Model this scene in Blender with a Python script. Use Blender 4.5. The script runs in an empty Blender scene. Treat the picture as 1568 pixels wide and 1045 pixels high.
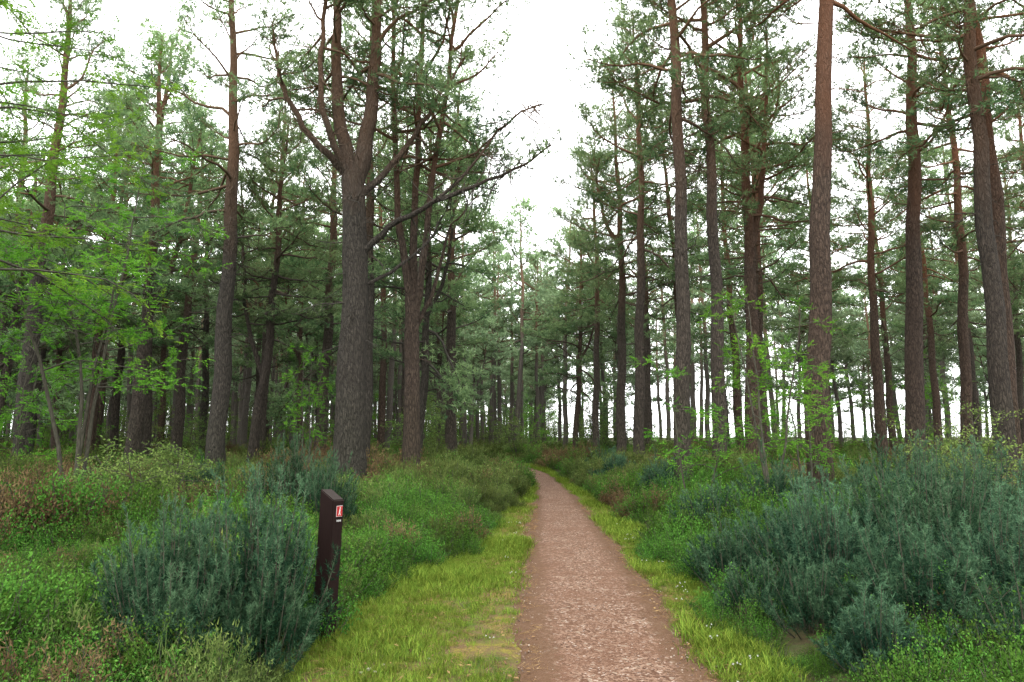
import bpy, bmesh, math, numpy as np
scene=bpy.context.scene
scene.view_settings.view_transform='Standard'
scene.view_settings.look='None'
scene.view_settings.exposure=0
R=np.random.default_rng

# ------------------------------------------------------------ helpers
def unit(v):
    return v/np.maximum(np.linalg.norm(v,axis=-1,keepdims=True),1e-9)

class MB:
    def __init__(s): s.V=[];s.F=[];s.n=0;s.t=[]
    def add(s,v,f,mat,tint):
        v=np.asarray(v,float).reshape(-1,3)
        s.V.append(v); s.F.append((np.asarray(f,int)+s.n,mat)); s.n+=len(v)
        t=np.empty(len(v)); t[:]=tint; s.t.append(t)
    def mesh(s,name,mats):
        V=np.concatenate(s.V); me=bpy.data.meshes.new(name)
        me.vertices.add(len(V)); me.vertices.foreach_set('co',V.ravel().astype(np.float32))
        loops=np.concatenate([f.ravel() for f,_ in s.F])
        tot=np.concatenate([np.full(len(f),f.shape[1]) for f,_ in s.F])
        mi=np.concatenate([np.full(len(f),m) for f,m in s.F])
        st=np.concatenate([[0],np.cumsum(tot)[:-1]])
        me.loops.add(len(loops)); me.loops.foreach_set('vertex_index',loops.astype(np.int32))
        me.polygons.add(len(tot)); me.polygons.foreach_set('loop_start',st.astype(np.int32))
        me.polygons.foreach_set('loop_total',tot.astype(np.int32))
        me.polygons.foreach_set('material_index',mi.astype(np.int32))
        me.polygons.foreach_set('use_smooth',np.ones(len(tot),bool))
        a=me.attributes.new('tint','FLOAT','POINT'); a.data.foreach_set('value',np.concatenate(s.t).astype(np.float32))
        for m in mats: me.materials.append(m)
        me.update(calc_edges=True)
        return me

def tube(mb,pts,rad,n=6,mat=0,tint=.5,rough=0,rng=None):
    pts=np.asarray(pts,float); rad=np.asarray(rad,float)*np.ones(len(pts))
    tan=unit(np.gradient(pts,axis=0))
    ref=np.array([0,0,1.]) if abs(tan[:,2]).mean()<.7 else np.array([1.,0,0])
    u=unit(np.cross(tan,ref)); v=np.cross(tan,u)
    a=np.arange(n)*2*np.pi/n
    rr=rad[:,None]*np.ones(n)
    if rough and rng is not None: rr=rr*(1+rough*rng.normal(size=rr.shape))
    ring=pts[:,None]+rr[...,None]*(np.cos(a)[None,:,None]*u[:,None]+np.sin(a)[None,:,None]*v[:,None])
    i=np.arange(len(pts)-1)[:,None]*n; j=np.arange(n)[None]; k=(j+1)%n
    f=np.stack([i+j,i+k,i+n+k,i+n+j],-1).reshape(-1,4)
    mb.add(ring,f,mat,tint)

def needles(mb,rng,C,D,k,length,width,spread,shoot,mat,tint):
    N=len(C)
    if N==0: return
    c=np.repeat(C,k,0); d=np.repeat(unit(D),k,0); t=np.repeat(tint,k)
    r=unit(rng.normal(size=(N*k,3)))
    base=c+d*(rng.random((N*k,1))*shoot)
    nd=unit(d*(1-spread)+r*spread)
    side=unit(np.cross(nd,unit(rng.normal(size=(N*k,3)))))
    L=length*(.7+.6*rng.random((N*k,1)))
    v=np.stack([base-side*width/2,base+side*width/2,base+nd*L],1)
    mb.add(v,np.arange(3*N*k).reshape(-1,3),mat,np.repeat(t,3))

def leaves(mb,rng,C,D,L,W,mat,tint,flat=.6):
    N=len(C); d=unit(D)
    nrm=unit(rng.normal(size=(N,3))*(1-flat)+np.array([0,0,1.])*flat)
    side=unit(np.cross(d,nrm)); L=L*(.7+.6*rng.random((N,1))); 
    up=unit(np.cross(side,d))
    v=np.stack([C,C+d*L*.5-side*W/2+up*L*.06,C+d*L,C+d*L*.5+side*W/2+up*L*.06],1)
    mb.add(v,np.arange(4*N).reshape(-1,4),mat,np.repeat(tint,4))

class NF:   # cheap smooth noise
    def __init__(s,seed,freq):
        r=R(seed); a=r.random(9)*6.28; f=freq*(.5+1.2*r.random(9))
        s.kx=np.cos(a)*f; s.ky=np.sin(a)*f; s.p=r.random(9)*6.28
    def __call__(s,x,y):
        x=np.asarray(x,float);y=np.asarray(y,float)
        return sum(np.sin(x*s.kx[i]+y*s.ky[i]+s.p[i]) for i in range(9))/4.0

# ------------------------------------------------------------ materials
def newmat(name):
    m=bpy.data.materials.new(name); m.use_nodes=True; nt=m.node_tree; nt.nodes.clear()
    return m,nt,nt.nodes,nt.links
def mixc(nt,fac,a,b,mode='MIX'):
    n=nt.nodes.new('ShaderNodeMix'); n.data_type='RGBA'; n.blend_type=mode
    for s,v in ((0,fac),(6,a),(7,b)):
        if isinstance(v,(int,float)): n.inputs[s].default_value=v
        elif isinstance(v,tuple): n.inputs[s].default_value=(*v,1)
        else: nt.links.new(v,n.inputs[s])
    return n.outputs[2]
def ramp(nt,src,stops):
    n=nt.nodes.new('ShaderNodeValToRGB'); e=n.color_ramp.elements
    while len(e)<len(stops): e.new(.5)
    for i,(p,c) in enumerate(stops):
        e[i].position=p; e[i].color=(*c,1) if isinstance(c,tuple) else (c,c,c,1)
    nt.links.new(src,n.inputs[0]); return n.outputs[0]
def noise(nt,vec,scale,detail=4,rough=.6):
    n=nt.nodes.new('ShaderNodeTexNoise'); n.inputs['Scale'].default_value=scale
    n.inputs['Detail'].default_value=detail; n.inputs['Roughness'].default_value=rough
    if vec is not None: nt.links.new(vec,n.inputs['Vector'])
    return n.outputs['Fac']
def coords(nt,scale=(1,1,1),kind='Object'):
    t=nt.nodes.new('ShaderNodeTexCoord'); m=nt.nodes.new('ShaderNodeMapping')
    m.inputs['Scale'].default_value=scale; nt.links.new(t.outputs[kind],m.inputs[0]); return m.outputs[0]

def leafmat(name,dark,light,trans=.35,rough=.55,rv=.25):
    m,nt,N,L=newmat(name)
    at=N.new('ShaderNodeAttribute'); at.attribute_name='tint'
    oi=N.new('ShaderNodeObjectInfo')
    c=mixc(nt,at.outputs['Fac'],dark,light)
    mr=N.new('ShaderNodeMapRange'); mr.inputs[3].default_value=1-rv; mr.inputs[4].default_value=1+rv
    L.new(oi.outputs['Random'],mr.inputs[0])
    hs=N.new('ShaderNodeHueSaturation'); L.new(c,hs.inputs['Color']); L.new(mr.outputs[0],hs.inputs['Value'])
    m2=N.new('ShaderNodeMath'); m2.operation='MULTIPLY_ADD'; m2.inputs[1].default_value=.03; m2.inputs[2].default_value=.485
    L.new(oi.outputs['Random'],m2.inputs[0]); L.new(m2.outputs[0],hs.inputs['Hue'])
    p=N.new('ShaderNodeBsdfDiffuse'); L.new(hs.outputs[0],p.inputs['Color'])
    tr=N.new('ShaderNodeBsdfTranslucent'); L.new(hs.outputs[0],tr.inputs[0])
    mx=N.new('ShaderNodeMixShader'); mx.inputs[0].default_value=trans
    L.new(p.outputs[0],mx.inputs[1]); L.new(tr.outputs[0],mx.inputs[2])
    o=N.new('ShaderNodeOutputMaterial'); L.new(mx.outputs[0],o.inputs[0]); return m

def barkmat(name,dark,light,upper,z0=6.8,z1=11.5,bump=.6):
    m,nt,N,L=newmat(name)
    vec=coords(nt,(8,8,1.7))
    wn=N.new('ShaderNodeTexNoise'); wn.inputs['Scale'].default_value=1.8; wn.inputs['Detail'].default_value=4; L.new(vec,wn.inputs['Vector'])
    va=mixc(nt,.75,vec,wn.outputs['Color'],'ADD')
    v=N.new('ShaderNodeTexVoronoi'); v.feature='DISTANCE_TO_EDGE'; v.inputs['Scale'].default_value=2.6; L.new(va,v.inputs['Vector'])
    n2=noise(nt,coords(nt,(14,14,5)),2,6,.75)
    cr=ramp(nt,v.outputs['Distance'],[(0,0.),(.26,1.)])
    cr=mixc(nt,.45,cr,ramp(nt,n2,[(.35,0.),(.65,1.)]))
    n3=noise(nt,coords(nt,(1,1,.5)),1.3,3)
    c=mixc(nt,cr,dark,light)
    c=mixc(nt,ramp(nt,n3,[(.4,0.),(.65,.45)]),c,tuple(x*.45 for x in light))
    tc=N.new('ShaderNodeTexCoord'); sp=N.new('ShaderNodeSeparateXYZ'); L.new(tc.outputs['Object'],sp.inputs[0])
    ad=N.new('ShaderNodeMath'); ad.operation='MULTIPLY_ADD'; ad.inputs[1].default_value=4; L.new(n3,ad.inputs[0]); L.new(sp.outputs[2],ad.inputs[2])
    mr=N.new('ShaderNodeMapRange'); mr.inputs[1].default_value=z0+2; mr.inputs[2].default_value=z1+2; mr.inputs[4].default_value=.85
    L.new(ad.outputs[0],mr.inputs[0])
    c=mixc(nt,mr.outputs[0],c,mixc(nt,n2,upper,tuple(x*.45 for x in upper)))
    mg=N.new('ShaderNodeMapRange'); mg.inputs[1].default_value=1.0; mg.inputs[2].default_value=5; mg.inputs[3].default_value=.4; mg.inputs[4].default_value=0
    L.new(ad.outputs[0],mg.inputs[0]); c=mixc(nt,mg.outputs[0],c,(.045,.05,.025))
    oi=N.new('ShaderNodeObjectInfo'); c=mixc(nt,1.,c,oi.outputs['Color'],'MULTIPLY')
    p=N.new('ShaderNodeBsdfPrincipled'); L.new(c,p.inputs['Base Color']); p.inputs['Roughness'].default_value=.9; p.inputs['Specular IOR Level'].default_value=.2
    b=N.new('ShaderNodeBump'); b.inputs['Strength'].default_value=bump; b.inputs['Distance'].default_value=.08
    L.new(cr,b.inputs['Height']); L.new(b.outputs[0],p.inputs['Normal'])
    o=N.new('ShaderNodeOutputMaterial'); L.new(p.outputs[0],o.inputs[0]); return m

BARK=barkmat('pine_bark',(.014,.011,.009),(.145,.116,.092),(.27,.135,.072),bump=1.)
BARK_HAZE=barkmat('pine_bark_hazed',(.06,.054,.048),(.16,.135,.115),(.30,.18,.11),bump=.4)  # far-tree bark, paled to paint distance haze into the colour
TWIG=barkmat('pine_branch_bark',(.032,.026,.022),(.10,.082,.065),(.23,.125,.07),7,11,.3)
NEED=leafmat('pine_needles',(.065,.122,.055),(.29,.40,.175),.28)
NEED_HAZE=leafmat('pine_needles_hazed',(.14,.20,.115),(.35,.47,.25),.25)  # same needles lightened for far trees: aerial haze put into the colour
RLEAF=leafmat('rowan_leaf',(.065,.19,.02),(.22,.45,.05),.42,rv=.1)
BRLEAF=leafmat('birch_leaf',(.09,.16,.045),(.25,.35,.09),.4,rv=.1)
GORSE=leafmat('gorse_spines',(.012,.036,.019),(.10,.185,.095),.2,rv=.12)
BLAE=leafmat('bilberry_leaf',(.02,.06,.010),(.105,.225,.035),.3,rv=.4)
HEA=leafmat('heather_leaf',(.03,.055,.016),(.145,.185,.05),.25,rv=.35)
HEAB=leafmat('heather_brown',(.07,.042,.022),(.20,.14,.07),.2,rv=.3)
GRASS=leafmat('grass_blade',(.055,.115,.014),(.215,.27,.04),.3,rv=.4)
WHITE=leafmat('petal',(.5,.5,.45),(.7,.7,.65),.3,rv=.05)
STEMM=barkmat('thin_bark',(.03,.027,.02),(.11,.10,.075),(.1,.1,.07),9,13,.2)

# ------------------------------------------------------------ path definition
PC=np.array([(.43,-14,.72),(.53,0,.72),(.69,4.8,.72),(.80,7.6,.75),(.86,9.65,.77),(.99,13.2,.74),(1.17,18.9,.66),(1.25,24.2,.58),
 (1.15,30,.58),(.75,35,.55),(.1,39.5,.55),(-2.0,43.5,.6),(-5.5,47,.6),(-10,50,.6),(-20,54,.6),(-40,60,.6)])
s=np.concatenate([[0],np.cumsum(np.linalg.norm(np.diff(PC[:,:2],axis=0),axis=1))])
ss=np.arange(0,s[-1],.1)
def smooth(a,k=18):
    p=np.pad(a,(k,k),mode='edge'); ker=np.hanning(2*k+1); ker/=ker.sum(); return np.convolve(p,ker,'valid')
px_=smooth(np.interp(ss,s,PC[:,0])); py_=smooth(np.interp(ss,s,PC[:,1])); pw_=smooth(np.interp(ss,s,PC[:,2]))
e1=NF(5,1.1); e2=NF(6,4.); e3=NF(66,14.)
def pathdist(x,y):
    x=np.ravel(x);y=np.ravel(y); out=np.empty(len(x)); sd=np.empty(len(x))
    ps=px_[::4];qs=py_[::4];ws=pw_[::4]
    for a in range(0,len(x),20000):
        X=x[a:a+20000,None];Y=y[a:a+20000,None]
        d2=(X-ps)**2+(Y-qs)**2; i=d2.argmin(1)
        out[a:a+20000]=np.sqrt(d2[np.arange(len(i)),i])-ws[i]; sd[a:a+20000]=np.where(x[a:a+20000]>ps[i],1,-1)
    return out,sd
def vergew(y,sd):
    l=np.interp(y,[0,4.8,7.0,8.2,9.65,13,19,25],[1.35,1.45,1.5,1.2,.7,.45,.3,.25])
    r=np.interp(y,[0,4.8,7.6,9.65,12,14,19,25],[.28,.28,.28,.33,.45,.45,.3,.25])
    return np.where(sd>0,r,l)+.12*e1(y*1.3,sd*7)+.05*e2(y,sd*3)
u1=NF(1,.25);u2=NF(2,.9);u3=NF(21,2.6)
def sst(a,b,x):
    t=np.clip((x-a)/(b-a),0,1); return t*t*(3-2*t)
def hgt(x,y):
    x=np.ravel(np.asarray(x,float));y=np.ravel(np.asarray(y,float))
    d,sd=pathdist(x,y); vw=vergew(y,sd)
    far=sst(60,20,np.hypot(x,y-5))
    return (.09*u1(x,y)+.05*u2(x,y)*far+.06)*sst(.2,3.0,d)-.035*sst(.05,-.15,d)+(.08+.09*u3(x,y))*far*sst(0,.9,d-vw)

# ------------------------------------------------------------ ground
def axis(lo,hi,c,step,grow,n):
    a=[c]; st=step
    while a[-1]<hi:
        a.append(a[-1]+st)
        if abs(a[-1]-c)>n: st*=grow
    b=[c];st=step
    while b[-1]>lo:
        b.append(b[-1]-st)
        if abs(b[-1]-c)>n: st*=grow
    return np.array(b[::-1]+a[1:])
gx=axis(-1500,1500,0,.15,1.08,7); gy=axis(-300,2500,8,.15,1.05,10)
X,Y=np.meshgrid(gx,gy); Z=hgt(X,Y)
mb=MB(); nx=len(gx); i=np.arange(len(gy)-1)[:,None]*nx; j=np.arange(nx-1)[None]
f=np.stack([i+j,i+j+1,i+nx+j+1,i+nx+j],-1).reshape(-1,4)
d,sd=pathdist(X,Y); vw=vergew(Y.ravel(),sd); vm=1-sst(-.15,.15,d-vw)
mb.add(np.stack([X.ravel(),Y.ravel(),Z],-1),f,0,vm)
m,nt,N,L=newmat('forest_floor')
at=N.new('ShaderNodeAttribute'); at.attribute_name='tint'
co=coords(nt)
n1=noise(nt,co,.7,5); n2=noise(nt,co,9,6,.7); n3=noise(nt,co,60,4,.7); n4=noise(nt,co,1.7,5,.6)
fl=mixc(nt,ramp(nt,n1,[(.38,0.),(.6,1.)]),(.035,.06,.016),(.075,.055,.03))
fl=mixc(nt,ramp(nt,n2,[(.4,0.),(.7,.6)]),fl,(.05,.085,.02))
gr=mixc(nt,ramp(nt,n4,[(.38,0.),(.6,1.)]),(.06,.105,.015),(.21,.17,.035))
gr=mixc(nt,ramp(nt,n2,[(.42,0.),(.58,.9)]),gr,(.14,.09,.05))
c=mixc(nt,at.outputs['Fac'],fl,gr)
c=mixc(nt,ramp(nt,n3,[(.35,.55),(.6,0.)]),c,(.02,.02,.01))
p=N.new('ShaderNodeBsdfPrincipled'); L.new(c,p.inputs['Base Color']); p.inputs['Roughness'].default_value=.95; p.inputs['Specular IOR Level'].default_value=.1
b=N.new('ShaderNodeBump'); b.inputs['Distance'].default_value=.03; b.inputs['Strength'].default_value=.8
L.new(mixc(nt,.5,n2,n3),b.inputs['Height']); L.new(b.outputs[0],p.inputs['Normal'])
o=N.new('ShaderNodeOutputMaterial'); L.new(p.outputs[0],o.inputs[0])
def link(name,me,loc=(0,0,0),rot=(0,0,0),sc=1,color=None):
    ob=bpy.data.objects.new(name,me); scene.collection.objects.link(ob); ob.location=loc; ob.rotation_euler=rot
    ob.scale=(sc,)*3 if np.isscalar(sc) else sc
    if color: ob.color=(*color,1)
    return ob
link('ground',mb.mesh('ground',[m]))

# path ribbon
nc=16; tx=np.gradient(px_);ty=np.gradient(py_); ln=np.hypot(tx,ty); nxv=ty/ln; nyv=-tx/ln
u=np.linspace(-1,1,nc); lj=.045*e1(ss*1.1,0)+.035*e2(ss*1.3,1)+.02*e3(ss,2)+.016*R(3).normal(size=len(ss)); rj=.045*e1(ss*1.1,9)+.035*e2(ss*1.3,5)+.02*e3(ss,8)+.016*R(4).normal(size=len(ss))
wid=np.where(u[None]<0,(pw_+lj)[:,None]*u,(pw_+rj)[:,None]*u)
xx=px_[:,None]+nxv[:,None]*wid; yy=py_[:,None]+nyv[:,None]*wid
zz=.018-.03*np.abs(u[None])**6+.006*u2(xx*2.5,yy*2.5)
mb=MB(); i=np.arange(len(ss)-1)[:,None]*nc; j=np.arange(nc-1)[None]
mb.add(np.stack([xx,yy,zz],-1),np.stack([i+j,i+j+1,i+nc+j+1,i+nc+j],-1).reshape(-1,4),0,np.tile(np.abs(u),len(ss)))
m,nt,N,L=newmat('gravel_path')
co=coords(nt); at=N.new('ShaderNodeAttribute'); at.attribute_name='tint'
v=N.new('ShaderNodeTexVoronoi'); v.inputs['Scale'].default_value=68; L.new(co,v.inputs['Vector'])
v2=N.new('ShaderNodeTexVoronoi'); v2.inputs['Scale'].default_value=33; L.new(co,v2.inputs['Vector'])
sx=N.new('ShaderNodeSeparateColor'); L.new(v.outputs['Color'],sx.inputs[0])
sx2=N.new('ShaderNodeSeparateColor'); L.new(v2.outputs['Color'],sx2.inputs[0])
c=ramp(nt,sx.outputs[0],[(0,(.045,.023,.014)),(.3,(.125,.069,.044)),(.65,(.185,.112,.074)),(.93,(.23,.152,.108)),(1,(.38,.32,.27))])
c=mixc(nt,ramp(nt,sx2.outputs[1],[(.74,0.),(.80,.75)]),c,(.075,.036,.020))
c=mixc(nt,ramp(nt,sx2.outputs[0],[(.95,0.),(.97,.6)]),c,(.30,.24,.18))
nl=noise(nt,co,1.6,6,.7); c=mixc(nt,ramp(nt,nl,[(.42,0.),(.60,.65)]),c,(.115,.058,.034))
ne=noise(nt,co,14,4); ed=N.new('ShaderNodeMath'); ed.operation='MULTIPLY_ADD'; ed.inputs[1].default_value=.7; L.new(ne,ed.inputs[0]); L.new(at.outputs['Fac'],ed.inputs[2])
c=mixc(nt,ramp(nt,ed.outputs[0],[(.85,0.),(1.0,.8)]),c,(.09,.049,.026))
p=N.new('ShaderNodeBsdfPrincipled'); L.new(c,p.inputs['Base Color']); p.inputs['Roughness'].default_value=.85; p.inputs['Specular IOR Level'].default_value=.15
b=N.new('ShaderNodeBump'); b.inputs['Distance'].default_value=.010; b.inputs['Strength'].default_value=.8; b.invert=True
L.new(v.outputs['Distance'],b.inputs['Height']); L.new(b.outputs[0],p.inputs['Normal'])
o=N.new('ShaderNodeOutputMaterial'); L.new(p.outputs[0],o.inputs[0])
link('gravel_path',mb.mesh('gravel_path',[m]))

# ------------------------------------------------------------ pines
def stem_at(st,z): return np.array([np.interp(z,st[:,2],st[:,0]),np.interp(z,st[:,2],st[:,1]),z])
def foliage_on(mb,rng,P,L,ntuft,tl,tw,kk,bt):
    m=len(P); C=[];D=[];T=[]
    ns=max(4,int(3+L*2.6))
    for q in range(ns):
        fr=.32+.68*(q+rng.random())/ns; x=fr*(m-1); a=int(min(x,m-2)); w=x-a
        p=P[a]*(1-w)+P[a+1]*w; t=unit(P[a+1]-P[a])
        sd=1 if q%2 else -1; lat=unit(np.cross(t,[0,0,1.]))*sd
        dr=unit(t*(.6+.5*rng.random())+lat*(.9*rng.random()+.35)+np.array([0,0,.15+.35*rng.random()]))
        l=(.35+.42*L*(1.15-fr))*(.6+.7*rng.random())
        e=p+dr*l; mid=(p+e)/2+rng.normal(size=3)*.05*l
        tube(mb,[p,mid,e],[.014,.010,.004],3,1)
        n=ntuft; f=.3+.75*rng.random((n,1)); up=rng.normal(size=n)*.07
        c=p+(e-p)*f+lat*rng.normal(size=(n,1))*.16*(.4+l)+rng.normal(size=(n,3))*np.array([.13,.13,0])+t*rng.normal(size=(n,1))*.14
        c[:,2]+=up
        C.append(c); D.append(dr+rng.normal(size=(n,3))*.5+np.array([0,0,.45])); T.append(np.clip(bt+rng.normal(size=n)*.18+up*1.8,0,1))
    C=np.concatenate(C);D=np.concatenate(D);T=np.concatenate(T)
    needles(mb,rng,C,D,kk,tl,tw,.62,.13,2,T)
def live_branches(mb,rng,st,z0,z1,n,spread,ntuft=11,tl=.14,tw=.024,kk=10,ztop=None):
    ztop=ztop or z1
    for q in range(n):
        u=(q+rng.random())/n; z=z0+(z1-z0)*u**.9; p=stem_at(st,z); uu=(z-z0)/(ztop-z0)
        az=q*2.4+rng.normal()*.5
        L=spread*(.45+.75*np.sin(np.pi*min(1,uu*.75+.2)))*(.55+.7*rng.random())*(1-.45*uu)
        el=np.radians(-5+50*uu+rng.normal()*14)
        h=np.array([np.cos(az),np.sin(az),0.])
        P=[p];m=7; dirv=h*np.cos(el)+np.array([0,0,np.sin(el)])
        for k in range(m):
            dirv=unit(dirv+rng.normal(size=3)*.2+np.array([0,0,.07 if k>2 else -.03])); P.append(P[-1]+dirv*L/m)
        P=np.array(P); r=.016+.014*L
        tube(mb,P,np.linspace(r,.008,len(P)),5,1)
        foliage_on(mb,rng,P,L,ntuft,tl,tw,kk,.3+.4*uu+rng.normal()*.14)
def dead_branches(mb,rng,st,z0,z1,n,Lm=1.8,r=.016):
    for q in range(n):
        z=z0+(z1-z0)*rng.random()**.75; p=stem_at(st,z); az=rng.random()*6.28
        L=Lm*(.25+.9*rng.random())*(.5+.5*(z-z0)/(z1-z0)); el=np.radians(rng.normal()*18+8)
        d=np.array([np.cos(az)*np.cos(el),np.sin(az)*np.cos(el),np.sin(el)]); P=[p]
        for k in range(6):
            d=unit(d+rng.normal(size=3)*.2+np.array([0,0,-.08])); P.append(P[-1]+d*L/6)
        P=np.array(P); tube(mb,P,np.linspace(r*(.7+.5*rng.random()),.004,7),4,1)
        for t in range(int(2+L*3)):
            a=rng.integers(2,6); dd=unit(d+rng.normal(size=3)*.8); l=L*.3*(.3+rng.random())
            tube(mb,[P[a],P[a]+dd*l*.5+rng.normal(size=3)*.02,P[a]+dd*l+rng.normal(size=3)*.06],[.007,.005,.003],3,1)
def trunk(mb,rng,r0,H,lean=(0,0),rt=.03,sides=14,wob=.16,rtop_pow=.8):
    z=np.concatenate([[-.3,0,.15,.4,.8],np.linspace(1.5,H,18)]); t=np.clip(z/H,0,1)
    ph=rng.random(4)*6.28
    x=lean[0]*t+wob*(np.sin(t*5+ph[0])-np.sin(ph[0]))*t**.5+.035*np.sin(z*1.7+ph[1])
    y=lean[1]*t+wob*(np.sin(t*5+ph[2])-np.sin(ph[2]))*t**.5+.035*np.sin(z*1.3+ph[3])
    r=r0*(1-t)**rtop_pow+rt; r*=1+.38*np.exp(-np.maximum(z,0)/.35)
    st=np.stack([x,y,z],-1); tube(mb,st,r,sides,0,rough=.04,rng=rng); return st,r
def fork_stem(mb,rng,pts,r0,r1,sides=10):
    pts=np.array(pts,float); t=np.linspace(0,1,len(pts)); tt=np.linspace(0,1,len(pts)*3)
    P=np.stack([np.interp(tt,t,pts[:,k]) for k in range(3)],-1)
    for k in range(3):
        P[1:-1,k]=(P[:-2,k]+P[2:,k]+P[1:-1,k])/3
    P[1:-1]+=rng.normal(size=P[1:-1].shape)*.025
    tube(mb,P,np.linspace(r0,r1,len(P)),sides,0,rough=.04,rng=rng); return P
PM=[BARK,TWIG,NEED]; PM_HAZE=[BARK_HAZE,TWIG,NEED_HAZE]
def pine(seed,H,r0,zc,lean=(0,0),spread=2.7,nb=36,dead=18,deadz=2.5,ntuft=11,fork=None,sides=14,mats=PM,**kw):
    rng=R(seed); mb=MB()
    st,r=trunk(mb,rng,r0*.88,H,lean,sides=sides)
    live_branches(mb,rng,st,zc,H,nb,spread,ntuft,**kw)
    if fork:
        zf=fork['z']
        for (dx,dy,top) in fork['to']:
            p=stem_at(st,zf); e=np.array([p[0]+dx,p[1]+dy,top])
            P=fork_stem(mb,rng,[p,p+(e-p)*[.55,.55,.25],p+(e-p)*[.8,.8,.6],e],r0*.5,.03)
            live_branches(mb,rng,P,max(zc,zf+1.5),top,int(nb*.5),spread*.8,ntuft,**kw)
    dead_branches(mb,rng,st,deadz,zc+2,dead)
    return mb.mesh('pine_tree',mats)

def put(name,me,x,y,rot=0,sc=1,color=(1,1,1)):
    z=float(hgt([x],[y])[0]); return link(name,me,(x,y,z-.05),(0,0,rot),sc,color)
GREY=(.90,.97,1.0); RED=(1.15,.96,.88); DK=(.75,.75,.75)
FG=[]
def fg(x,y,seed,r0,H=18,zc=8.5,lean=(0,0),color=(1,1,1),**kw):
    FG.append((x,y)); put('pine_tree',pine(seed,H,r0,zc,lean,**kw),x,y,0,1,color)

# big forked veteran pine on the left
def veteran():
    rng=R(77); mb=MB()
    pts=[(0,0,-.3),(0,0,0),(0,0,.3),(-.02,0,1),(-.05,0,3),(-.02,.05,5),(-.12,0,7),(-.16,0,8.0)]
    rr=np.array([.62,.54,.46,.40,.37,.335,.31,.31])*.93
    z=np.array(pts)[:,2]; zz=np.linspace(-.3,8,26); P=np.stack([np.interp(zz,z,np.array(pts)[:,k]) for k in range(3)],-1)
    tube(mb,P,np.interp(zz,z,rr),18,0,rough=.05,rng=rng)
    A=fork_stem(mb,rng,[(-.16,0,7.7),(-.35,0,8.5),(-.62,.1,9.5),(-.78,.1,11.5),(-.7,.2,14),(-.9,.3,16.5)],.22,.05)
    B=fork_stem(mb,rng,[(-.12,0,7.7),(.08,.05,8.6),(.28,.1,9.8),(.3,.1,12),(.22,.3,14.5),(.4,.3,17)],.24,.05)
    C=fork_stem(mb,rng,[(-.25,-.1,7.9),(-.6,-.5,8.6),(-.85,-.8,9.6),(-.85,-.9,11.4),(-.6,-.9,13)],.10,.04,8)
    D=fork_stem(mb,rng,[(.2,0,6.0),(.9,-.2,6.6),(1.9,-.4,7.1),(3.0,-.6,7.5),(4.0,-.7,7.8),(4.8,-.6,8.5)],.09,.02,8)
    E=fork_stem(mb,rng,[(-.3,0,7.9),(-1.1,-.2,8.8),(-1.7,-.3,9.6),(-2.1,-.3,10.6),(-2.3,-.2,11.8)],.10,.03,8)
    F=fork_stem(mb,rng,[(.0,0,7.4),(.7,.3,8.2),(1.3,.4,9.2),(1.9,.6,10.3),(2.6,.6,11.5)],.10,.03,8)
    G=fork_stem(mb,rng,[(.1,0,5.1),(.9,.5,5.6),(1.7,1.0,6.5),(2.2,1.3,7.8)],.06,.02,6)
    H_=fork_stem(mb,rng,[(1.9,-.4,7.1),(2.7,.1,8.0),(3.5,.3,9.3),(4.2,.4,9.9),(4.7,.3,10.0)],.05,.015,6)
    for S in (A,B): live_branches(mb,rng,S,10.5,16.5,20,2.6,10)
    for S in (C,E,F): live_branches(mb,rng,S,S[:,2].max()-2.5,S[:,2].max(),7,1.5,8)
    foliage_on(mb,rng,D[7:],2.2,9,.14,.024,10,.5); foliage_on(mb,rng,G[5:],1.6,9,.14,.024,10,.5)
    for S,n in ((A,14),(B,16),(C,12),(D,32),(E,16),(F,14),(H_,20)):
        for q in range(n):
            a=rng.integers(2,len(S)-1); d=unit(rng.normal(size=3)+[0,0,.3]); l=.5+1.3*rng.random(); Q=[S[a]]
            for k in range(5): d=unit(d+rng.normal(size=3)*.3); Q.append(Q[-1]+d*l/5)
            tube(mb,Q,np.linspace(.018,.004,6),4,1)
            for _ in range(3):
                b=rng.integers(1,5); dd=unit(d+rng.normal(size=3)*.8)*l*.35; tube(mb,[Q[b],Q[b]+dd*.5+rng.normal(size=3)*.03,Q[b]+dd],[.008,.006,.003],3,1)
    dead_branches(mb,rng,P,3.,7.9,24,2.4)
    return mb.mesh('pine_tree',PM)
FG.append((-3.9,16.5)); put('pine_tree',veteran(),-3.85,16.5,0,1,(.80,.86,.88))
def multi():
    rng=R(12); mb=MB()
    zz=np.linspace(-.3,5,16); P=np.stack([.03*np.sin(zz),0*zz,zz],-1); tube(mb,P,.235+.12*np.exp(-np.maximum(zz,0)/.4)-.01*zz,14,0,rough=.04,rng=rng)
    S1=fork_stem(mb,rng,[(-.02,0,4.6),(-.25,0,5.8),(-.5,.1,8.1),(-.75,.1,12),(-.8,.2,17)],.13,.04)
    S2=fork_stem(mb,rng,[(0,0,4.6),(-.03,.1,6),(-.02,.2,8.2),(.05,.3,12),(.2,.3,18)],.14,.04)
    S3=fork_stem(mb,rng,[(.05,0,4.5),(.22,-.1,5.8),(.4,-.1,8),(.95,0,12),(1.3,0,16)],.12,.04)
    S4=fork_stem(mb,rng,[(.05,.05,4.3),(.5,.3,5.4),(.9,.4,7),(1.2,.5,9.5)],.07,.02,7)
    for S in (S1,S2,S3): live_branches(mb,rng,S,8.5,S[:,2].max(),18,2.5,11); dead_branches(mb,rng,S,5.2,10,14,1.8)
    live_branches(mb,rng,S4,7,9.5,5,1.3,9); dead_branches(mb,rng,P,2.5,5,5,1.2)
    return mb.mesh('pine_tree',PM)
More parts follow.
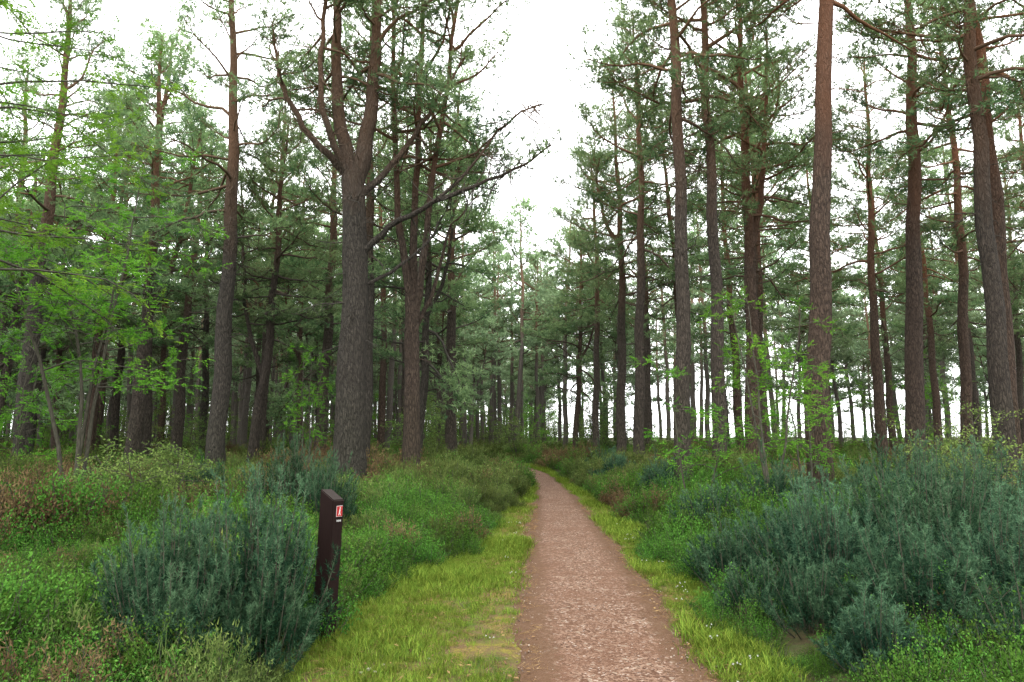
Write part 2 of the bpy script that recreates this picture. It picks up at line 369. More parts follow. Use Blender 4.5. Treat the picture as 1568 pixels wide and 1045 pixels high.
FG.append((-2.65,18)); put('pine_tree',multi(),-2.65,18,0,1,(1.0,.90,.84))
fg(-8.95,21,101,.30,19,7.8,(-.5,0),GREY,dead=44,deadz=3.5)
fg(-4.75,22,102,.24,18,7.4,(.1,.2),GREY,dead=26)
fg(-2.65,30,103,.26,18,6,(.3,0),dead=24)
fg(-7.8,28,104,.26,17,5.8,(.1,0),dead=24)
fg(-11.0,30,105,.25,17,5.8,(.2,.3))
fg(-9.1,24,106,.18,13,5.2,(.9,.3),DK,fork={'z':3.4,'to':[(-1.3,.2,11)]},spread=2.2)
fg(-15.5,32,107,.25,17,5.3)
fg(-13.7,25,108,.28,17,5.8,fork={'z':6,'to':[(1.4,.3,14)]})
fg(-15.6,22,109,.28,18,6.5,(-.3,.2),GREY)
fg(-20.5,27,110,.24,17,5.5)
fg(4.02,16.5,111,.20,19,9.3,(.65,0),dead=36,deadz=4.5)
fg(5.2,17.5,112,.185,18,9.3,(.6,.2),dead=34,deadz=4.5)
fg(7.3,21,113,.24,17,8.4,(.5,.2),RED,fork={'z':7.2,'to':[(1.0,.2,15)]},dead=30,deadz=4)
fg(6.36,14.5,114,.265,20,11.2,(1.0,0),(1.12,.95,.88),dead=18,deadz=6)
fg(11.6,20,115,.29,20,9.3,(1.1,0),(1.05,.93,.9),dead=24,deadz=4)
fg(11.0,15.5,116,.235,19,9.3,(.8,0),(.85,.85,.85),dead=26,deadz=5)
fg(12.1,16.8,117,.22,19,9.3,(.4,.2),RED,dead=20,deadz=5)
fg(4.7,30,118,.22,18,7.5,(.1,0),fork={'z':10,'to':[(-1.2,.2,15)]})
fg(6.7,34,119,.2,18,7.4)
fg(4.6,38,120,.2,18,7)
fg(15.0,28,121,.22,18,7.5,(.3,0),RED)
fg(15.8,24,122,.2,18,7.8,(.3,0),RED)
fg(9.6,27,123,.19,17,7.2)
fg(21.5,25,124,.24,18,7.5)

SPEC=[(17,.19,6.5,.3,2.7,None),(18,.21,7.6,-.3,2.6,None),(16,.18,5.2,.5,2.8,{'z':8,'to':[(1.3,.4,14)]}),(17.5,.2,8,.1,2.5,None),
 (13,.16,3.6,-.6,2.5,{'z':5.5,'to':[(-1.2,.5,11)]}),(18.5,.22,7.2,0,2.8,None)]
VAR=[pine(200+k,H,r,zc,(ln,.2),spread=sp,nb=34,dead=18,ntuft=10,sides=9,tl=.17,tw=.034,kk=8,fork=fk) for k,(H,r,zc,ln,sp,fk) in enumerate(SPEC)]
VARF=[pine(220+k,H,r,zc,(ln,.2),spread=sp,nb=25,dead=5,ntuft=7,sides=6,tl=.24,tw=.07,kk=5,fork=fk,mats=PM_HAZE) for k,(H,r,zc,ln,sp,fk) in enumerate(SPEC)]
rng=R(42); near=[(3.9,43),(-3.2,37.5),(-5.2,33.5),(7.2,29)];far=[(.3,52),(3.6,47)]; FG.append((.3,52)); occ=list(FG)+near
def corridor(x,y):
    if y<52: return -3.0<x-1.1*(1 if y<40 else .5)<3.0
    return False
tries=0
while tries<11000:
    tries+=1
    y=24+rng.random()**.8*108; x=(rng.random()*2-1)*(12+y*.82)
    if corridor(x,y): continue
    if x>.05*y and y>76+rng.normal()*5: continue
    if y<36 and abs(x)<y*.75 and not (rng.random()<.4): continue
    if x>8 and y>36 and rng.random()<.4: continue
    md=(3.1 if x<.05*y else 3.9)
    if any((x-a)**2+(y-b)**2<md*md for a,b in occ): continue
    dd,_=pathdist([x],[y])
    if dd[0]<2.0: continue
    occ.append((x,y)); (near if y<42 else far).append((x,y))
for (x,y) in [(-14,12),(-18,8),(-12,3),(-17,16),(16,10),(19,14),(13,3),(-5,-10),(-21,13),(23,17)]:
    near.append((x,y))
cols=[(1,1,1),RED,GREY,(.85,.85,.85),(1.1,.95,.9)]
for k,(x,y) in enumerate(near):
    put('pine_tree',VAR[rng.integers(6) if x<4 else (0,1,3,5)[rng.integers(4)]],x,y,rng.random()*6.28,.88+.26*rng.random(),cols[rng.integers(5)])

# ------------------------------------------------------------ scatter via geometry nodes
def source(name,mes):
    col=bpy.data.collections.new(name)
    for k,me in enumerate(mes):
        ob=bpy.data.objects.new('%s_%02d'%(name,k),me); col.objects.link(ob)
    return col
def scatter(name,col,P,rot,scl,idx):
    n=len(P); me=bpy.data.meshes.new(name); me.vertices.add(n); me.vertices.foreach_set('co',np.asarray(P,np.float32).ravel())
    a=me.attributes.new('rot','FLOAT_VECTOR','POINT'); a.data.foreach_set('vector',np.asarray(rot,np.float32).ravel())
    a=me.attributes.new('scl','FLOAT_VECTOR','POINT'); a.data.foreach_set('vector',np.asarray(scl,np.float32).ravel())
    a=me.attributes.new('pick','INT','POINT'); a.data.foreach_set('value',np.asarray(idx,np.int32))
    ob=link(name,me)
    g=bpy.data.node_groups.new(name+'_gn','GeometryNodeTree')
    g.interface.new_socket('Geometry',in_out='INPUT',socket_type='NodeSocketGeometry'); g.interface.new_socket('Geometry',in_out='OUTPUT',socket_type='NodeSocketGeometry')
    gi=g.nodes.new('NodeGroupInput'); go=g.nodes.new('NodeGroupOutput')
    ci=g.nodes.new('GeometryNodeCollectionInfo'); ci.inputs['Collection'].default_value=col; ci.inputs['Separate Children'].default_value=True; ci.inputs['Reset Children'].default_value=True
    ip=g.nodes.new('GeometryNodeInstanceOnPoints'); ip.inputs['Pick Instance'].default_value=True
    def na(nm,t):
        q=g.nodes.new('GeometryNodeInputNamedAttribute'); q.data_type=t; q.inputs['Name'].default_value=nm
        return [o for o in q.outputs if o.enabled][0]
    g.links.new(gi.outputs[0],ip.inputs['Points']); g.links.new(ci.outputs[0],ip.inputs['Instance'])
    g.links.new(na('pick','INT'),ip.inputs['Instance Index']); g.links.new(na('rot','FLOAT_VECTOR'),ip.inputs['Rotation']); g.links.new(na('scl','FLOAT_VECTOR'),ip.inputs['Scale'])
    g.links.new(ip.outputs[0],go.inputs[0])
    md=ob.modifiers.new('scatter','NODES'); md.node_group=g
    return ob
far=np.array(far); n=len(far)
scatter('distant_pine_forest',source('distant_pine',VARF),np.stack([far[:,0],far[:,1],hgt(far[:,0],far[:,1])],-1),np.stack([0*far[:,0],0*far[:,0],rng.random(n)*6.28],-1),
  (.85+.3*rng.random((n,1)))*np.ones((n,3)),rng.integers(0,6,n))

# ------------------------------------------------------------ gorse bushes : fans of upright feathery plumes
def gorse(seed,rad,h,npl=110):
    rng=R(seed); mb=MB(); C=[];D=[];T=[]
    for q in range(npl):
        a=rng.random()*6.28; r=rad*rng.random()**.6*(1.25 if q%9==0 else 1); b=np.array([np.cos(a)*r*.45,np.sin(a)*r*.45,-.05])
        hh=h*(.4+.65*rng.random())*(1-.5*min(1,(r/rad)**2))*(1.25 if q%6==0 else 1); e=np.array([np.cos(a)*r,np.sin(a)*r,hh])+rng.normal(size=3)*[.07,.07,.05]
        m1=b+(e-b)*.5+np.array([np.cos(a),np.sin(a),0])*.12*r+rng.normal(size=3)*.03
        tt=np.linspace(0,1,7)[:,None]; P=(1-tt)**2*b+2*tt*(1-tt)*m1+tt**2*e
        tube(mb,P,np.linspace(.010,.002,7),4,1)
        ns=10; pt=rng.normal()*.16
        for k in range(ns):
            f=.28+.68*(k+rng.random())/ns; x=f*5.99; i_=int(x); p=P[i_]*(1-(x-i_))+P[i_+1]*(x-i_); t=unit(P[i_+1]-P[i_])
            a2=k*2.4+rng.random(); lat=unit(np.array([np.cos(a2),np.sin(a2),0])); dd=unit(t*1.0+lat*.65+rng.normal(size=3)*.12+[0,0,.25]); l=(.05+.22*(1.03-f))*(.7+.6*rng.random())
            ex=p+dd*l; nn=4+int(l*20)
            for z_ in range(nn):
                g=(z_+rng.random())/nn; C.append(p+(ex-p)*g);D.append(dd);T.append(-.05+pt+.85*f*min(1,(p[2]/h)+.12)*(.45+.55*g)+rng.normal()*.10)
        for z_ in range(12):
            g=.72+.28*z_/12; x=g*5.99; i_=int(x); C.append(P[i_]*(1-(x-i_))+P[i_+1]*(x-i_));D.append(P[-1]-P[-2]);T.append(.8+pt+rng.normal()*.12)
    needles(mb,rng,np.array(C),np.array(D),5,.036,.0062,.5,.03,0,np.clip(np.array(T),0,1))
    return mb.mesh('gorse_bush',[GORSE,STEMM])
G=[gorse(400,.62,1.3,115),gorse(401,.85,1.1,145),gorse(402,.6,.85,85),gorse(403,.42,.7,58)]
GB=[(0,-1.93,5.35,(.95,.95,1.12),.3),(0,-2.4,5.1,(.85,.85,.92),1.),(3,-1.72,5.0,.9,4.),(3,-2.15,4.75,.9,2.),(3,-2.85,5.6,1.2,2.),(0,-3.5,11.2,(1.1,1.1,1.25),2.),(0,-2.75,10.3,(.8,.8,.95),4.),(3,-3.4,8.0,1.0,4.),
  (1,3.1,6.9,1.0,.5),(1,4.5,7.8,(1.2,1.2,1.3),2.2),(1,5.8,8.6,1.25,4.4),(2,2.35,7.4,.9,.2),(2,3.1,5.4,.95,1.2),(1,4.1,5.9,.9,3.4),(1,6.2,7.0,1.15,1.4),(3,2.45,4.8,.8,2.4),(2,3.4,4.6,.8,1),(2,2.4,5.7,.7,3),
  (2,3.0,10.5,1.0,5.),(2,4.3,11.2,1.3,1.),(1,6.6,11.8,1.1,3.),(2,8.4,11.0,1.2,3.),(2,3.6,16.5,1.2,0),(2,5.0,19,1.5,0),(3,3.2,21,1.5,2),(2,9.8,16,1.4,2),(2,-3.9,13.2,1.0,1),
  (1,7.9,9.3,1.2,2.),(2,-6.5,15,1.1,1),(2,3.4,25,1.4,1),(2,3.3,8.5,.9,3),(2,2.25,6.3,.7,5),(1,4.2,6.7,.95,5),(2,5.4,10.2,1.1,2),(2,7.2,13.5,1.2,2)]
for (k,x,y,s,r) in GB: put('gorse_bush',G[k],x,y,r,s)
gb=np.array([(b[1],b[2],(.62,.85,.6,.42)[b[0]]*(b[3] if np.isscalar(b[3]) else b[3][0])) for b in GB])

# ------------------------------------------------------------ ground-cover sources
def tuft_sprigs(seed,ns,rad,h,mat,kind,nl,ll,lw):
    rng=R(seed); mb=MB(); C=[];D=[];T=[]
    for q in range(ns):
        a=rng.random()*6.28; r=rad*rng.random()**.5; b=np.array([np.cos(a)*r*.6,np.sin(a)*r*.6,0])
        hh=h*(.55+.55*rng.random())*(1-.45*(r/rad)**2); e=b+np.array([np.cos(a)*r*.6,np.sin(a)*r*.6,hh])+rng.normal(size=3)*.03
        if q%3==0: tube(mb,[b,(b+e)/2+rng.normal(size=3)*.02,e],[.004,.003,.0015],3,1)
        f=.3+.7*rng.random((nl,1))**.8; t0=rng.random()*.35
        C.append(b+(e-b)*f+rng.normal(size=(nl,3))*.018); D.append((e-b)/max(hh,.05)*.6+rng.normal(size=(nl,3))*.8)
        T.append(np.clip(t0-.1+.7*f[:,0]*C[-1][:,2]/h+rng.normal(size=nl)*.12,0,1))
    C=np.concatenate(C);D=np.concatenate(D);T=np.concatenate(T)
    if kind=='leaf': leaves(mb,rng,C,D,ll,lw,0,T,.5)
    else: needles(mb,rng,C,D+[0,0,.6],1,ll,lw,.3,.02,0,T)
    return mb.mesh('tuft',[mat,STEMM])
def grass_tuft(seed,nb,rad,h,w=.006,bend=.5,mat=None):
    rng=R(seed); mb=MB(); n=nb
    a=rng.random(n)*6.28; r=rad*rng.random(n)**.5; b=np.stack([np.cos(a)*r,np.sin(a)*r,-.01+0*a],-1)
    a2=rng.random(n)*6.28; dr=np.stack([np.cos(a2),np.sin(a2),0*a2],-1); sd=np.stack([-np.sin(a2),np.cos(a2),0*a2],-1)
    hh=(h*(.4+.8*rng.random(n)))[:,None]; bd=bend*(.3+rng.random((n,1)))
    m_=b+dr*hh*bd*.35+np.array([0,0,1])*hh*.6; t=b+dr*hh*bd+np.array([0,0,1])*hh
    v=np.stack([b-sd*w/2,b+sd*w/2,m_+sd*w*.4,m_-sd*w*.4,t],1); T=np.clip(.1+.8*rng.random(n),0,1)
    k=np.arange(n)[:,None]*5
    mb.V.append(v.reshape(-1,3)); mb.t.append(np.repeat(T,5)); mb.n=5*n
    mb.F.append((k+np.array([0,1,2,3]),0)); mb.F.append((k+np.array([3,2,4]),0))
    return mb.mesh('grass',[mat or GRASS])
blae=source('bilberry',[tuft_sprigs(300+k,75,.3,.38,BLAE,'leaf',17,.022,.013) for k in range(4)])
hea=source('heath',[tuft_sprigs(310+k,85,.3,.40,HEA,'n',26,.036,.010) for k in range(3)]+[tuft_sprigs(320,70,.28,.36,HEAB,'n',22,.032,.010)])
grs=source('grass',[grass_tuft(330+k,42,.10,.036+.011*k,.0045,1.0) for k in range(4)])
tall=source('tallgrass',[grass_tuft(340+k,60,.14,.30,.006,.6,HEA) for k in range(2)]+[grass_tuft(343,50,.14,.24,.006,.6,GRASS)])

rng=R(7)
def cand(n,y0,y1,wf=.82,w0=2.5,pw=1.0):
    y=y0+(y1-y0)*rng.random(n)**pw; x=(rng.random(n)*2-1)*(w0+y*wf); return x,y
parts=[cand(4000,2.6,11,.8,2,.9),cand(4500,11,26,.8,2,.85),cand(3400,26,60,.78,2,.8)]
x=np.concatenate([p[0] for p in parts]);y=np.concatenate([p[1] for p in parts])
d,sd=pathdist(x,y); vw=vergew(y,sd); keep=(d>vw-.05+.2*rng.random(len(x)))&~((np.abs(x+1.1)<.4)&(y<6.2)&(y>3))
ing=((x[:,None]-gb[:,0])**2+(y[:,None]-gb[:,1])**2<(gb[:,2]*.75)**2).any(1); keep&=~ing
x=x[keep];y=y[keep];d=d[keep]-vw[keep]
nA=NF(11,.8);nB=NF(12,.35);nC=NF(13,1.5)
v=nA(x,y)*.7+nB(x,y)*.6+rng.normal(size=len(x))*.25+np.where(x<-3,.25*(y<9),0)-.1
isb=(v>.0)|((x<-1.8)&(y<7)&(rng.random(len(x))<.95))
z=hgt(x,y); sc=(.7+.6*rng.random(len(x)))*(1+.4*nC(x,y))*np.interp(y,[3,12,30,60],[.85,1.15,1.7,2.3])*np.interp(d,[-.05,.5],[.5,1.])
sc=np.clip(sc,.35,3.0)
sc=np.where((y<5.5)&(x>0),sc*.7,sc); sc=np.where((y<5.2)&(x<0)&(x>-3.2),sc*.75,sc)
def place(mask,name,col,idx):
    n=mask.sum(); P=np.stack([x[mask],y[mask],z[mask]-.03],-1)
    rot=np.stack([rng.normal(size=n)*.12,rng.normal(size=n)*.12,rng.random(n)*6.28],-1)
    s3=sc[mask][:,None]*np.stack([1+0*P[:,0],1+0*P[:,0],.8+.5*rng.random(n)],-1)
    scatter(name,col,P,rot,s3,idx)
place(isb,'bilberry_undergrowth',blae,rng.integers(0,4,isb.sum()))
mh=~isb; brown=(nA(x+9,y-4)[mh]+rng.normal(size=mh.sum())*.4+.25*((x[mh]<-3)&(y[mh]>8))>.2)
place(mh,'heather_undergrowth',hea,np.where(brown,3,rng.integers(0,3,mh.sum())))
K=int(len(py_)*.8)
def verge(n,y0,y1,side,pw):
    y=y0+(y1-y0)*rng.random(n)**pw; c=np.interp(y,py_[:K],px_[:K]); w=np.interp(y,py_[:K],pw_[:K])
    vw=vergew(y,side*np.ones(n)); e=rng.random(n)**.9*(vw+.15)-.05; return c+side*(w+e),y
L1=verge(5200,2.5,11,-1,.9);L2=verge(1500,11,40,-1,.8);L3=verge(2000,2.5,14,1,.9);L4=verge(1400,14,40,1,.8)
gx_=np.concatenate([q[0] for q in (L1,L2,L3,L4)]);gy_=np.concatenate([q[1] for q in (L1,L2,L3,L4)])
bare=(nC(gx_*1.6,gy_*1.6)+rng.normal(size=len(gx_))*.35>.05)&(gx_<.1)&(gy_<9)&(rng.random(len(gx_))<.8)
gx_=gx_[~bare];gy_=gy_[~bare]; n=len(gx_)
s_=(.6+.7*rng.random(n))*np.interp(gy_,[3,12,40],[.8,1.4,2.4])*(1+.35*nA(gx_*3,gy_*3)); s_=np.clip(s_,.3,3)
scatter('verge_grass',grs,np.stack([gx_,gy_,hgt(gx_,gy_)],-1),np.stack([rng.normal(size=n)*.1,rng.normal(size=n)*.1,rng.random(n)*6.28],-1),s_[:,None]*np.ones((n,3)),rng.integers(0,4,n))
xt,yt=cand(900,3,30); d,sd=pathdist(xt,yt); k=(d>vergew(yt,sd)+.1); k&=(nB(xt*2,yt*2)>-.1)|(d<1.2)
xt=xt[k];yt=yt[k];n=len(xt)
scatter('tall_grass',tall,np.stack([xt,yt,hgt(xt,yt)],-1),np.stack([0*xt,0*xt,rng.random(n)*6.28],-1),(.6+.7*rng.random((n,1)))*np.ones((n,3)),rng.integers(0,3,n))

def pebm(seed,col,nm):
    m,nt,N,L=newmat(nm); p=N.new('ShaderNodeBsdfPrincipled'); oi=N.new('ShaderNodeObjectInfo')
    L.new(ramp(nt,oi.outputs['Random'],col),p.inputs['Base Color']); p.inputs['Roughness'].default_value=.8
    o=N.new('ShaderNodeOutputMaterial'); L.new(p.outputs[0],o.inputs[0]); return m
pm=pebm(0,[(0,(.05,.03,.022)),(.6,(.15,.09,.06)),(1,(.34,.28,.22))],'pebble')
def pebble(seed):
    rng=R(seed)
    bm=bmesh.new(); bmesh.ops.create_icosphere(bm,subdivisions=1,radius=1)
    for v in bm.verts: v.co*=.8+.4*rng.random(); v.co.z*=.6
    me=bpy.data.meshes.new('pebble'); bm.to_mesh(me); bm.free(); me.materials.append(pm); return me
n=5000; yy=2.5+14*rng.random(n)**1.1; cc=np.interp(yy,py_[:K],px_[:K]); ww=np.interp(yy,py_[:K],pw_[:K]); xx=cc+(rng.random(n)*2-1)*(ww+.03)
scatter('path_gravel',source('pebble',[pebble(1),pebble(2),pebble(3)]),np.stack([xx,yy,.012+0*xx],-1),np.stack([rng.random(n)*.5,rng.random(n)*.5,rng.random(n)*6.28],-1),((.0035+.008*rng.random((n,1))**2.5))*np.ones((n,3)),rng.integers(0,3,n))
# fallen leaves / needle litter on verge and path edges
LIT=leafmat('leaf_litter',(.11,.055,.028),(.28,.18,.09),.15,rv=.4)
q=R(8); mb=MB(); leaves(mb,q,np.zeros((1,3)),np.array([[1.,0,0]]),.035,.018,0,np.array([.6]),1.); lf=mb.mesh('litter_leaf',[LIT])
q=R(9); mb=MB(); C=q.normal(size=(14,3))*[.04,.04,.003]; needles(mb,q,C,q.normal(size=(14,3))*[1,1,.1],1,.06,.0025,.05,0,0,q.random(14)); lf2=mb.mesh('litter_needles',[LIT])
n=2200; yy=2.8+14*rng.random(n)**1.2; side=np.where(rng.random(n)<.65,-1,1); vw=vergew(yy,side); e=(rng.random(n)**1.3)*(vw+.1)-.2; xx=np.interp(yy,py_[:K],px_[:K])+side*(np.interp(yy,py_[:K],pw_[:K])+e)
scatter('leaf_litter',source('litter',[lf,lf2]),np.stack([xx,yy,np.maximum(hgt(xx,yy),.0)+.022],-1),np.stack([rng.normal(size=n)*.25,rng.normal(size=n)*.25,rng.random(n)*6.28],-1),(.6+.6*rng.random((n,1)))*np.ones((n,3)),(rng.random(n)<.6).astype(int))
mb=MB(); q=R(3)
for k in range(3):
    a=q.random()*6.28; c=np.array([np.cos(a)*.05*q.random(),np.sin(a)*.05*q.random(),.05+.03*q.random()]); needles(mb,q,c[None],np.array([[0,0,1.]]),14,.010,.005,.9,.0,0,np.array([.6])); tube(mb,[c*[1,1,0],c],[.0012,.0012],3,1)
fl=mb.mesh('flower',[WHITE,GRASS])
n=24; yy=4+9*rng.random(n); sdd=np.where(rng.random(n)<.8,1,-1); cc=np.interp(yy,py_[:K],px_[:K])+sdd*(np.interp(yy,py_[:K],pw_[:K])+.05+.25*rng.random(n))
scatter('clover_flowers',source('clover',[fl]),np.stack([cc,yy,hgt(cc,yy)],-1),np.stack([0*cc,0*cc,rng.random(n)*6],-1),np.ones((n,3)),np.zeros(n,int))

# ------------------------------------------------------------ broadleaf saplings
def broadleaf(seed,H,ns,spread,zlo,mat,nbr,compound=True,tilt=.25,nl=10,ls=1.0):
    rng=R(seed); mb=MB()
    LC=[];LD=[];LT=[]
    for sidx in range(ns):
        a=rng.random()*6.28; b=np.array([np.cos(a)*.12,np.sin(a)*.12,-.1])*(ns>1); hh=H*(.75+.3*rng.random()); P=[b+[0,0,-.1]]
        d=unit(np.array([np.cos(a)*tilt,np.sin(a)*tilt,1.]))
        for k in range(10): d=unit(d+rng.normal(size=3)*.07+[0,0,.05]); P.append(P[-1]+d*hh/10)
        P=np.array(P); tube(mb,P,np.linspace(.010+.0045*H,.006,11),7,1,rough=.05,rng=rng)
        for q in range(nbr):
            z=zlo+(P[-1,2]-zlo)*(q+rng.random())/nbr; p=stem_at(P,z); az=q*2.4+rng.normal()*.4
            L=spread*(.5+.6*rng.random())*(1.15-.7*(z-zlo)/(H-zlo)); d=unit(np.array([np.cos(az),np.sin(az),.35+.2*rng.normal()])); Q=[p]
            for k in range(7): d=unit(d+rng.normal(size=3)*.14+[0,0,-.05]); Q.append(Q[-1]+d*L/7)
            Q=np.array(Q); tube(mb,Q,np.linspace(.005+.005*L,.003,8),4,1)
            nt_=int(nl*(.5+L)); bt=rng.random()*.6+.15
            for _ in range(nt_):
                f=.2+.8*rng.random(); xq=f*6.99; a_=int(xq); w=xq-a_; p0=Q[a_]*(1-w)+Q[min(a_+1,7)]*w; t=unit(Q[min(a_+1,7)]-Q[a_] if a_<7 else Q[7]-Q[6])
                lat=unit(np.cross(t,[0,0,1.]))*(1 if rng.random()<.5 else -1)
                tw=unit(t*.6+lat*rng.random()+rng.normal(size=3)*.25); tl=.12+.25*rng.random(); e=p0+tw*tl; tube(mb,[p0,e],[.0025,.0015],3,1)
                if compound:
                    for _c in range(3):
                        dd=unit(tw+rng.normal(size=3)*.55+[0,0,-.1]); s0=p0+tw*tl*(.5+.5*rng.random()); l=.15*ls; lt=unit(np.cross(dd,[0,0,1.]))
                        for g in range(5):
                            c=s0+dd*l*(.25+.17*g)
                            for sgn in (-1,1): LC.append(c);LD.append(unit(lt*sgn+dd*.45+rng.normal(size=3)*.1)*ls);LT.append(bt+rng.normal()*.12)
                        LC.append(s0+dd*l);LD.append(dd);LT.append(bt)
                else:
                    for _c in range(7): LC.append(p0+tw*tl*rng.random()+rng.normal(size=3)*.04);LD.append(rng.normal(size=3)+tw+[0,0,-.2]);LT.append(bt+rng.normal()*.15)
    LC=np.array(LC);LD=np.array(LD);LT=np.clip(np.array(LT),0,1)
    leaves(mb,rng,LC,LD,(.052 if compound else .05)*ls,(.022 if compound else .032)*ls,0,LT,.7)
    return mb.mesh('sapling',[mat,STEMM])
put('rowan_tree',broadleaf(500,8.0,4,2.2,2.4,RLEAF,14,nl=6,ls=1.15,tilt=.07),-8.2,13)
put('rowan_tree',broadleaf(501,8.2,2,3.2,3.4,RLEAF,21,nl=8,tilt=.12,ls=.95),-7.2,8.2)
sapA=broadleaf(502,4.9,3,1.0,1.2,RLEAF,12,tilt=.12,nl=5); sapB=broadleaf(506,4.5,3,1.2,.8,RLEAF,12,nl=6); sapC=broadleaf(514,3.4,4,1.0,.5,BRLEAF,10,False,.3,7,1.3)
put('rowan_sapling',sapA,4.55,12.5)
put('rowan_sapling',broadleaf(503,3.8,2,.8,.8,RLEAF,12,tilt=.1,nl=6),5.8,13.2)
put('rowan_sapling',broadleaf(504,3.2,2,.8,.7,RLEAF,10,tilt=.15,nl=6),3.55,13.5)
put('rowan_sapling',sapA,-6.3,21,2); put('rowan_sapling',sapB,-12.5,17)
put('birch_shrub',broadleaf(510,2.3,5,.9,.4,BRLEAF,10,False,.4,9),8.3,13)
put('birch_shrub',broadleaf(511,1.7,5,.8,.3,BRLEAF,9,False,.5,9),9.6,14)
put('willow_shrub',broadleaf(512,1.5,7,.7,.2,BRLEAF,8,False,.7,10,1.1),-6.2,11.6,0,1)
put('willow_shrub',broadleaf(513,1.3,6,.6,.2,BRLEAF,8,False,.7,9,1.1),-7.3,12.3)
rng=R(99); n=120; yy=30+50*rng.random(n); xx=(rng.random(n)*2-1)*(4+yy*.8); kk=(xx<8)|(rng.random(n)<.6); xx=xx[kk];yy=yy[kk]
n2_=150; y2=88+40*rng.random(n2_); x2=-95+rng.random(n2_)*102
yy=np.concatenate([yy,y2]);xx=np.concatenate([xx,x2]); d,_=pathdist(xx,yy); k=(d>1.5)&~((np.abs(xx-1)<3)&(yy<40)); xx=xx[k];yy=yy[k];n=len(xx)
sz=(.7+.7*rng.random((n,1)))*np.where(yy>86,1.8,1.)[:,None]
scatter('young_broadleaf_understorey',source('young_tree',[sapB,sapC,broadleaf(515,3.0,5,1.1,.3,BRLEAF,10,False,.4,7,1.4)]),np.stack([xx,yy,hgt(xx,yy)],-1),np.stack([0*xx,0*xx,rng.random(n)*6.28],-1),sz*np.ones((n,3)),rng.integers(0,3,n))

# ------------------------------------------------------------ marker post
def simple(name,c,rough=.6):
    m,nt,N,L=newmat(name); p=N.new('ShaderNodeBsdfPrincipled'); p.inputs['Roughness'].default_value=rough
    n=noise(nt,coords(nt,(30,30,3)),3,5); L.new(mixc(nt,n,tuple(x*.55 for x in c),tuple(min(1,x*1.35) for x in c)),p.inputs['Base Color'])
    b=N.new('ShaderNodeBump'); b.inputs['Strength'].default_value=.3; b.inputs['Distance'].default_value=.005; L.new(n,b.inputs['Height']); L.new(b.outputs[0],p.inputs['Normal'])
    p.inputs['Specular IOR Level'].default_value=.12
    o=N.new('ShaderNodeOutputMaterial'); L.new(p.outputs[0],o.inputs[0]); return m
post_m=simple('stained_wood',(.011,.005,.004),.85); top_m=simple('end_grain',(.025,.018,.015)); red=simple('sign_red',(.35,.02,.02),.4); wht=simple('sign_white',(.5,.5,.48),.4)
root=bpy.data.objects.new('marker_post',None); scene.collection.objects.link(root); root.location=(-1.5,5.7,0); root.rotation_euler=(0,math.radians(2.6),math.radians(66))
def child(name,me,loc=(0,0,0),rot=(0,0,0)):
    ob=bpy.data.objects.new(name,me); scene.collection.objects.link(ob); ob.parent=root; ob.location=loc; ob.rotation_euler=rot; return ob
bm=bmesh.new(); bmesh.ops.create_cube(bm,size=1)
for v in bm.verts:
    up=v.co.z>0; v.co.z=1.145+(-.055 if v.co.y<0 else .03) if up else -.3; v.co.x*=.14; v.co.y*=.14
bmesh.ops.bevel(bm,geom=bm.edges[:],offset=.007,segments=2,affect='EDGES'); 
me=bpy.data.meshes.new('post'); bm.to_mesh(me); bm.free(); me.materials.append(post_m); me.materials.append(top_m)
for p in me.polygons:
    if p.normal.z>.6: p.material_index=1
child('post',me)
def box(sx,sy,sz,mat,bev=.001):
    bm=bmesh.new(); bmesh.ops.create_cube(bm,size=1)
    for v in bm.verts: v.co.x*=sx;v.co.y*=sy;v.co.z*=sz
    bmesh.ops.bevel(bm,geom=bm.edges[:],offset=bev,segments=1,affect='EDGES'); me=bpy.data.meshes.new('b'); bm.to_mesh(me); bm.free(); me.materials.append(mat); return me
yo=-.0025
child('sign_plate',box(.070,.004,.080,red),(0.012,-.0695+yo,1.0))
child('walker_head',box(.013,.003,.013,wht),(.016,-.0722+yo,1.025))
child('walker_body',box(.013,.003,.028,wht),(.012,-.0722+yo,1.003),(0,.25,0))
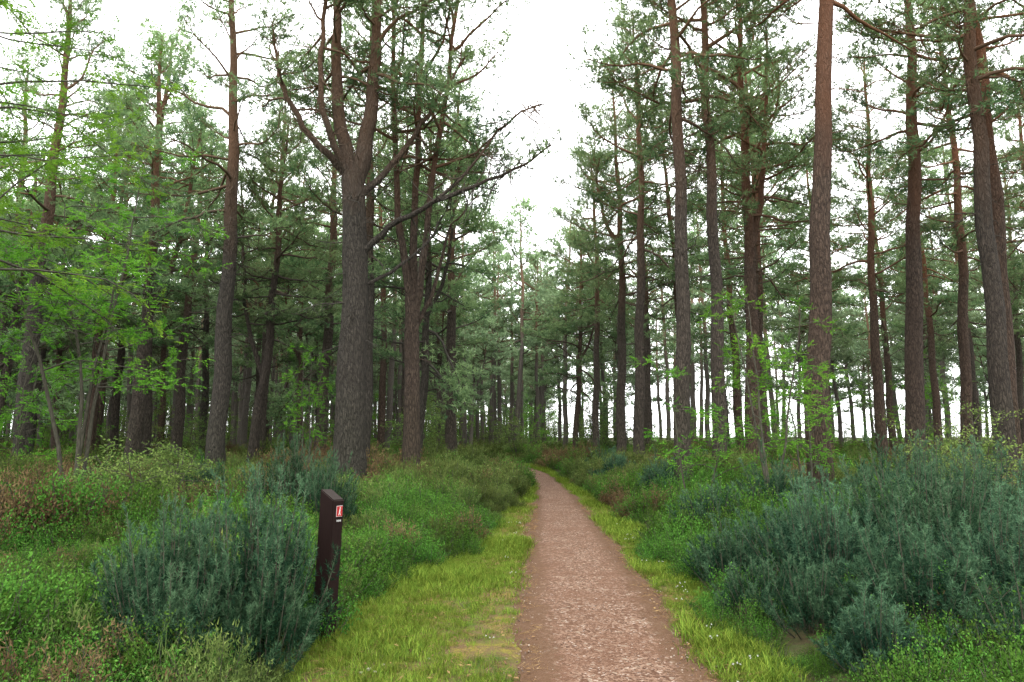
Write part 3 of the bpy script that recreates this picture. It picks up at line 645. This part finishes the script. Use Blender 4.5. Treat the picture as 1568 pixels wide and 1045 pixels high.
child('walker_leg_1',box(.007,.003,.026,wht),(.004,-.0722+yo,.979),(0,.45,0))
child('walker_leg_2',box(.007,.003,.026,wht),(.018,-.0722+yo,.979),(0,-.35,0))
child('sign_frame',box(.077,.002,.087,wht),(.012,-.0683+yo,1.0))
for k in range(5): child('letter_%d'%(k+1),box(.006,.003,.012 if k%2 else .017,wht),(-.012+.0115*k,-.0690+yo,.925))
for (x,y,s) in [(-.98,4.95,.022),(-.93,4.9,.016),(-1.02,4.88,.015),(-.6,5.2,.014),(-.9,5.05,.012)]:
    ob=link('stone',pebble(int(s*1000)),(x,y,float(hgt([x],[y])[0])+.01),(0,0,x*9),s)
    ob.data.materials[0]=simple('pale_stone',(.3,.27,.22))

# ------------------------------------------------------------ camera, light, world
cam=bpy.data.cameras.new('camera'); co_=bpy.data.objects.new('camera',cam); scene.collection.objects.link(co_); scene.camera=co_
co_.location=(0,0,1.6); co_.rotation_euler=(math.radians(98),0,0); cam.lens=24; cam.sensor_width=36; cam.clip_end=6000; cam.clip_start=.05
sun=bpy.data.lights.new('sun','SUN'); sun.energy=1.5; sun.angle=math.radians(20); sun.color=(1,.97,.92)
so=bpy.data.objects.new('sun',sun); scene.collection.objects.link(so); so.rotation_euler=(math.radians(32),math.radians(-14),0)
w=bpy.data.worlds.new('World'); scene.world=w; w.use_nodes=True; nt=w.node_tree; nt.nodes.clear(); N=nt.nodes;L=nt.links
sky=N.new('ShaderNodeTexSky'); sky.sky_type='NISHITA'; sky.sun_disc=False; sky.sun_elevation=math.radians(55); sky.sun_rotation=math.radians(200)
tc=N.new('ShaderNodeTexCoord'); n=noise(nt,tc.outputs['Generated'],2.5,5); cl=ramp(nt,n,[(.3,(34,34.5,35)),(.7,(41,41,41))])
mx=mixc(nt,.9,sky.outputs[0],cl); bg=N.new('ShaderNodeBackground'); bg.inputs[1].default_value=.12; L.new(mx,bg.inputs[0])
o=N.new('ShaderNodeOutputWorld'); L.new(bg.outputs[0],o.inputs[0])
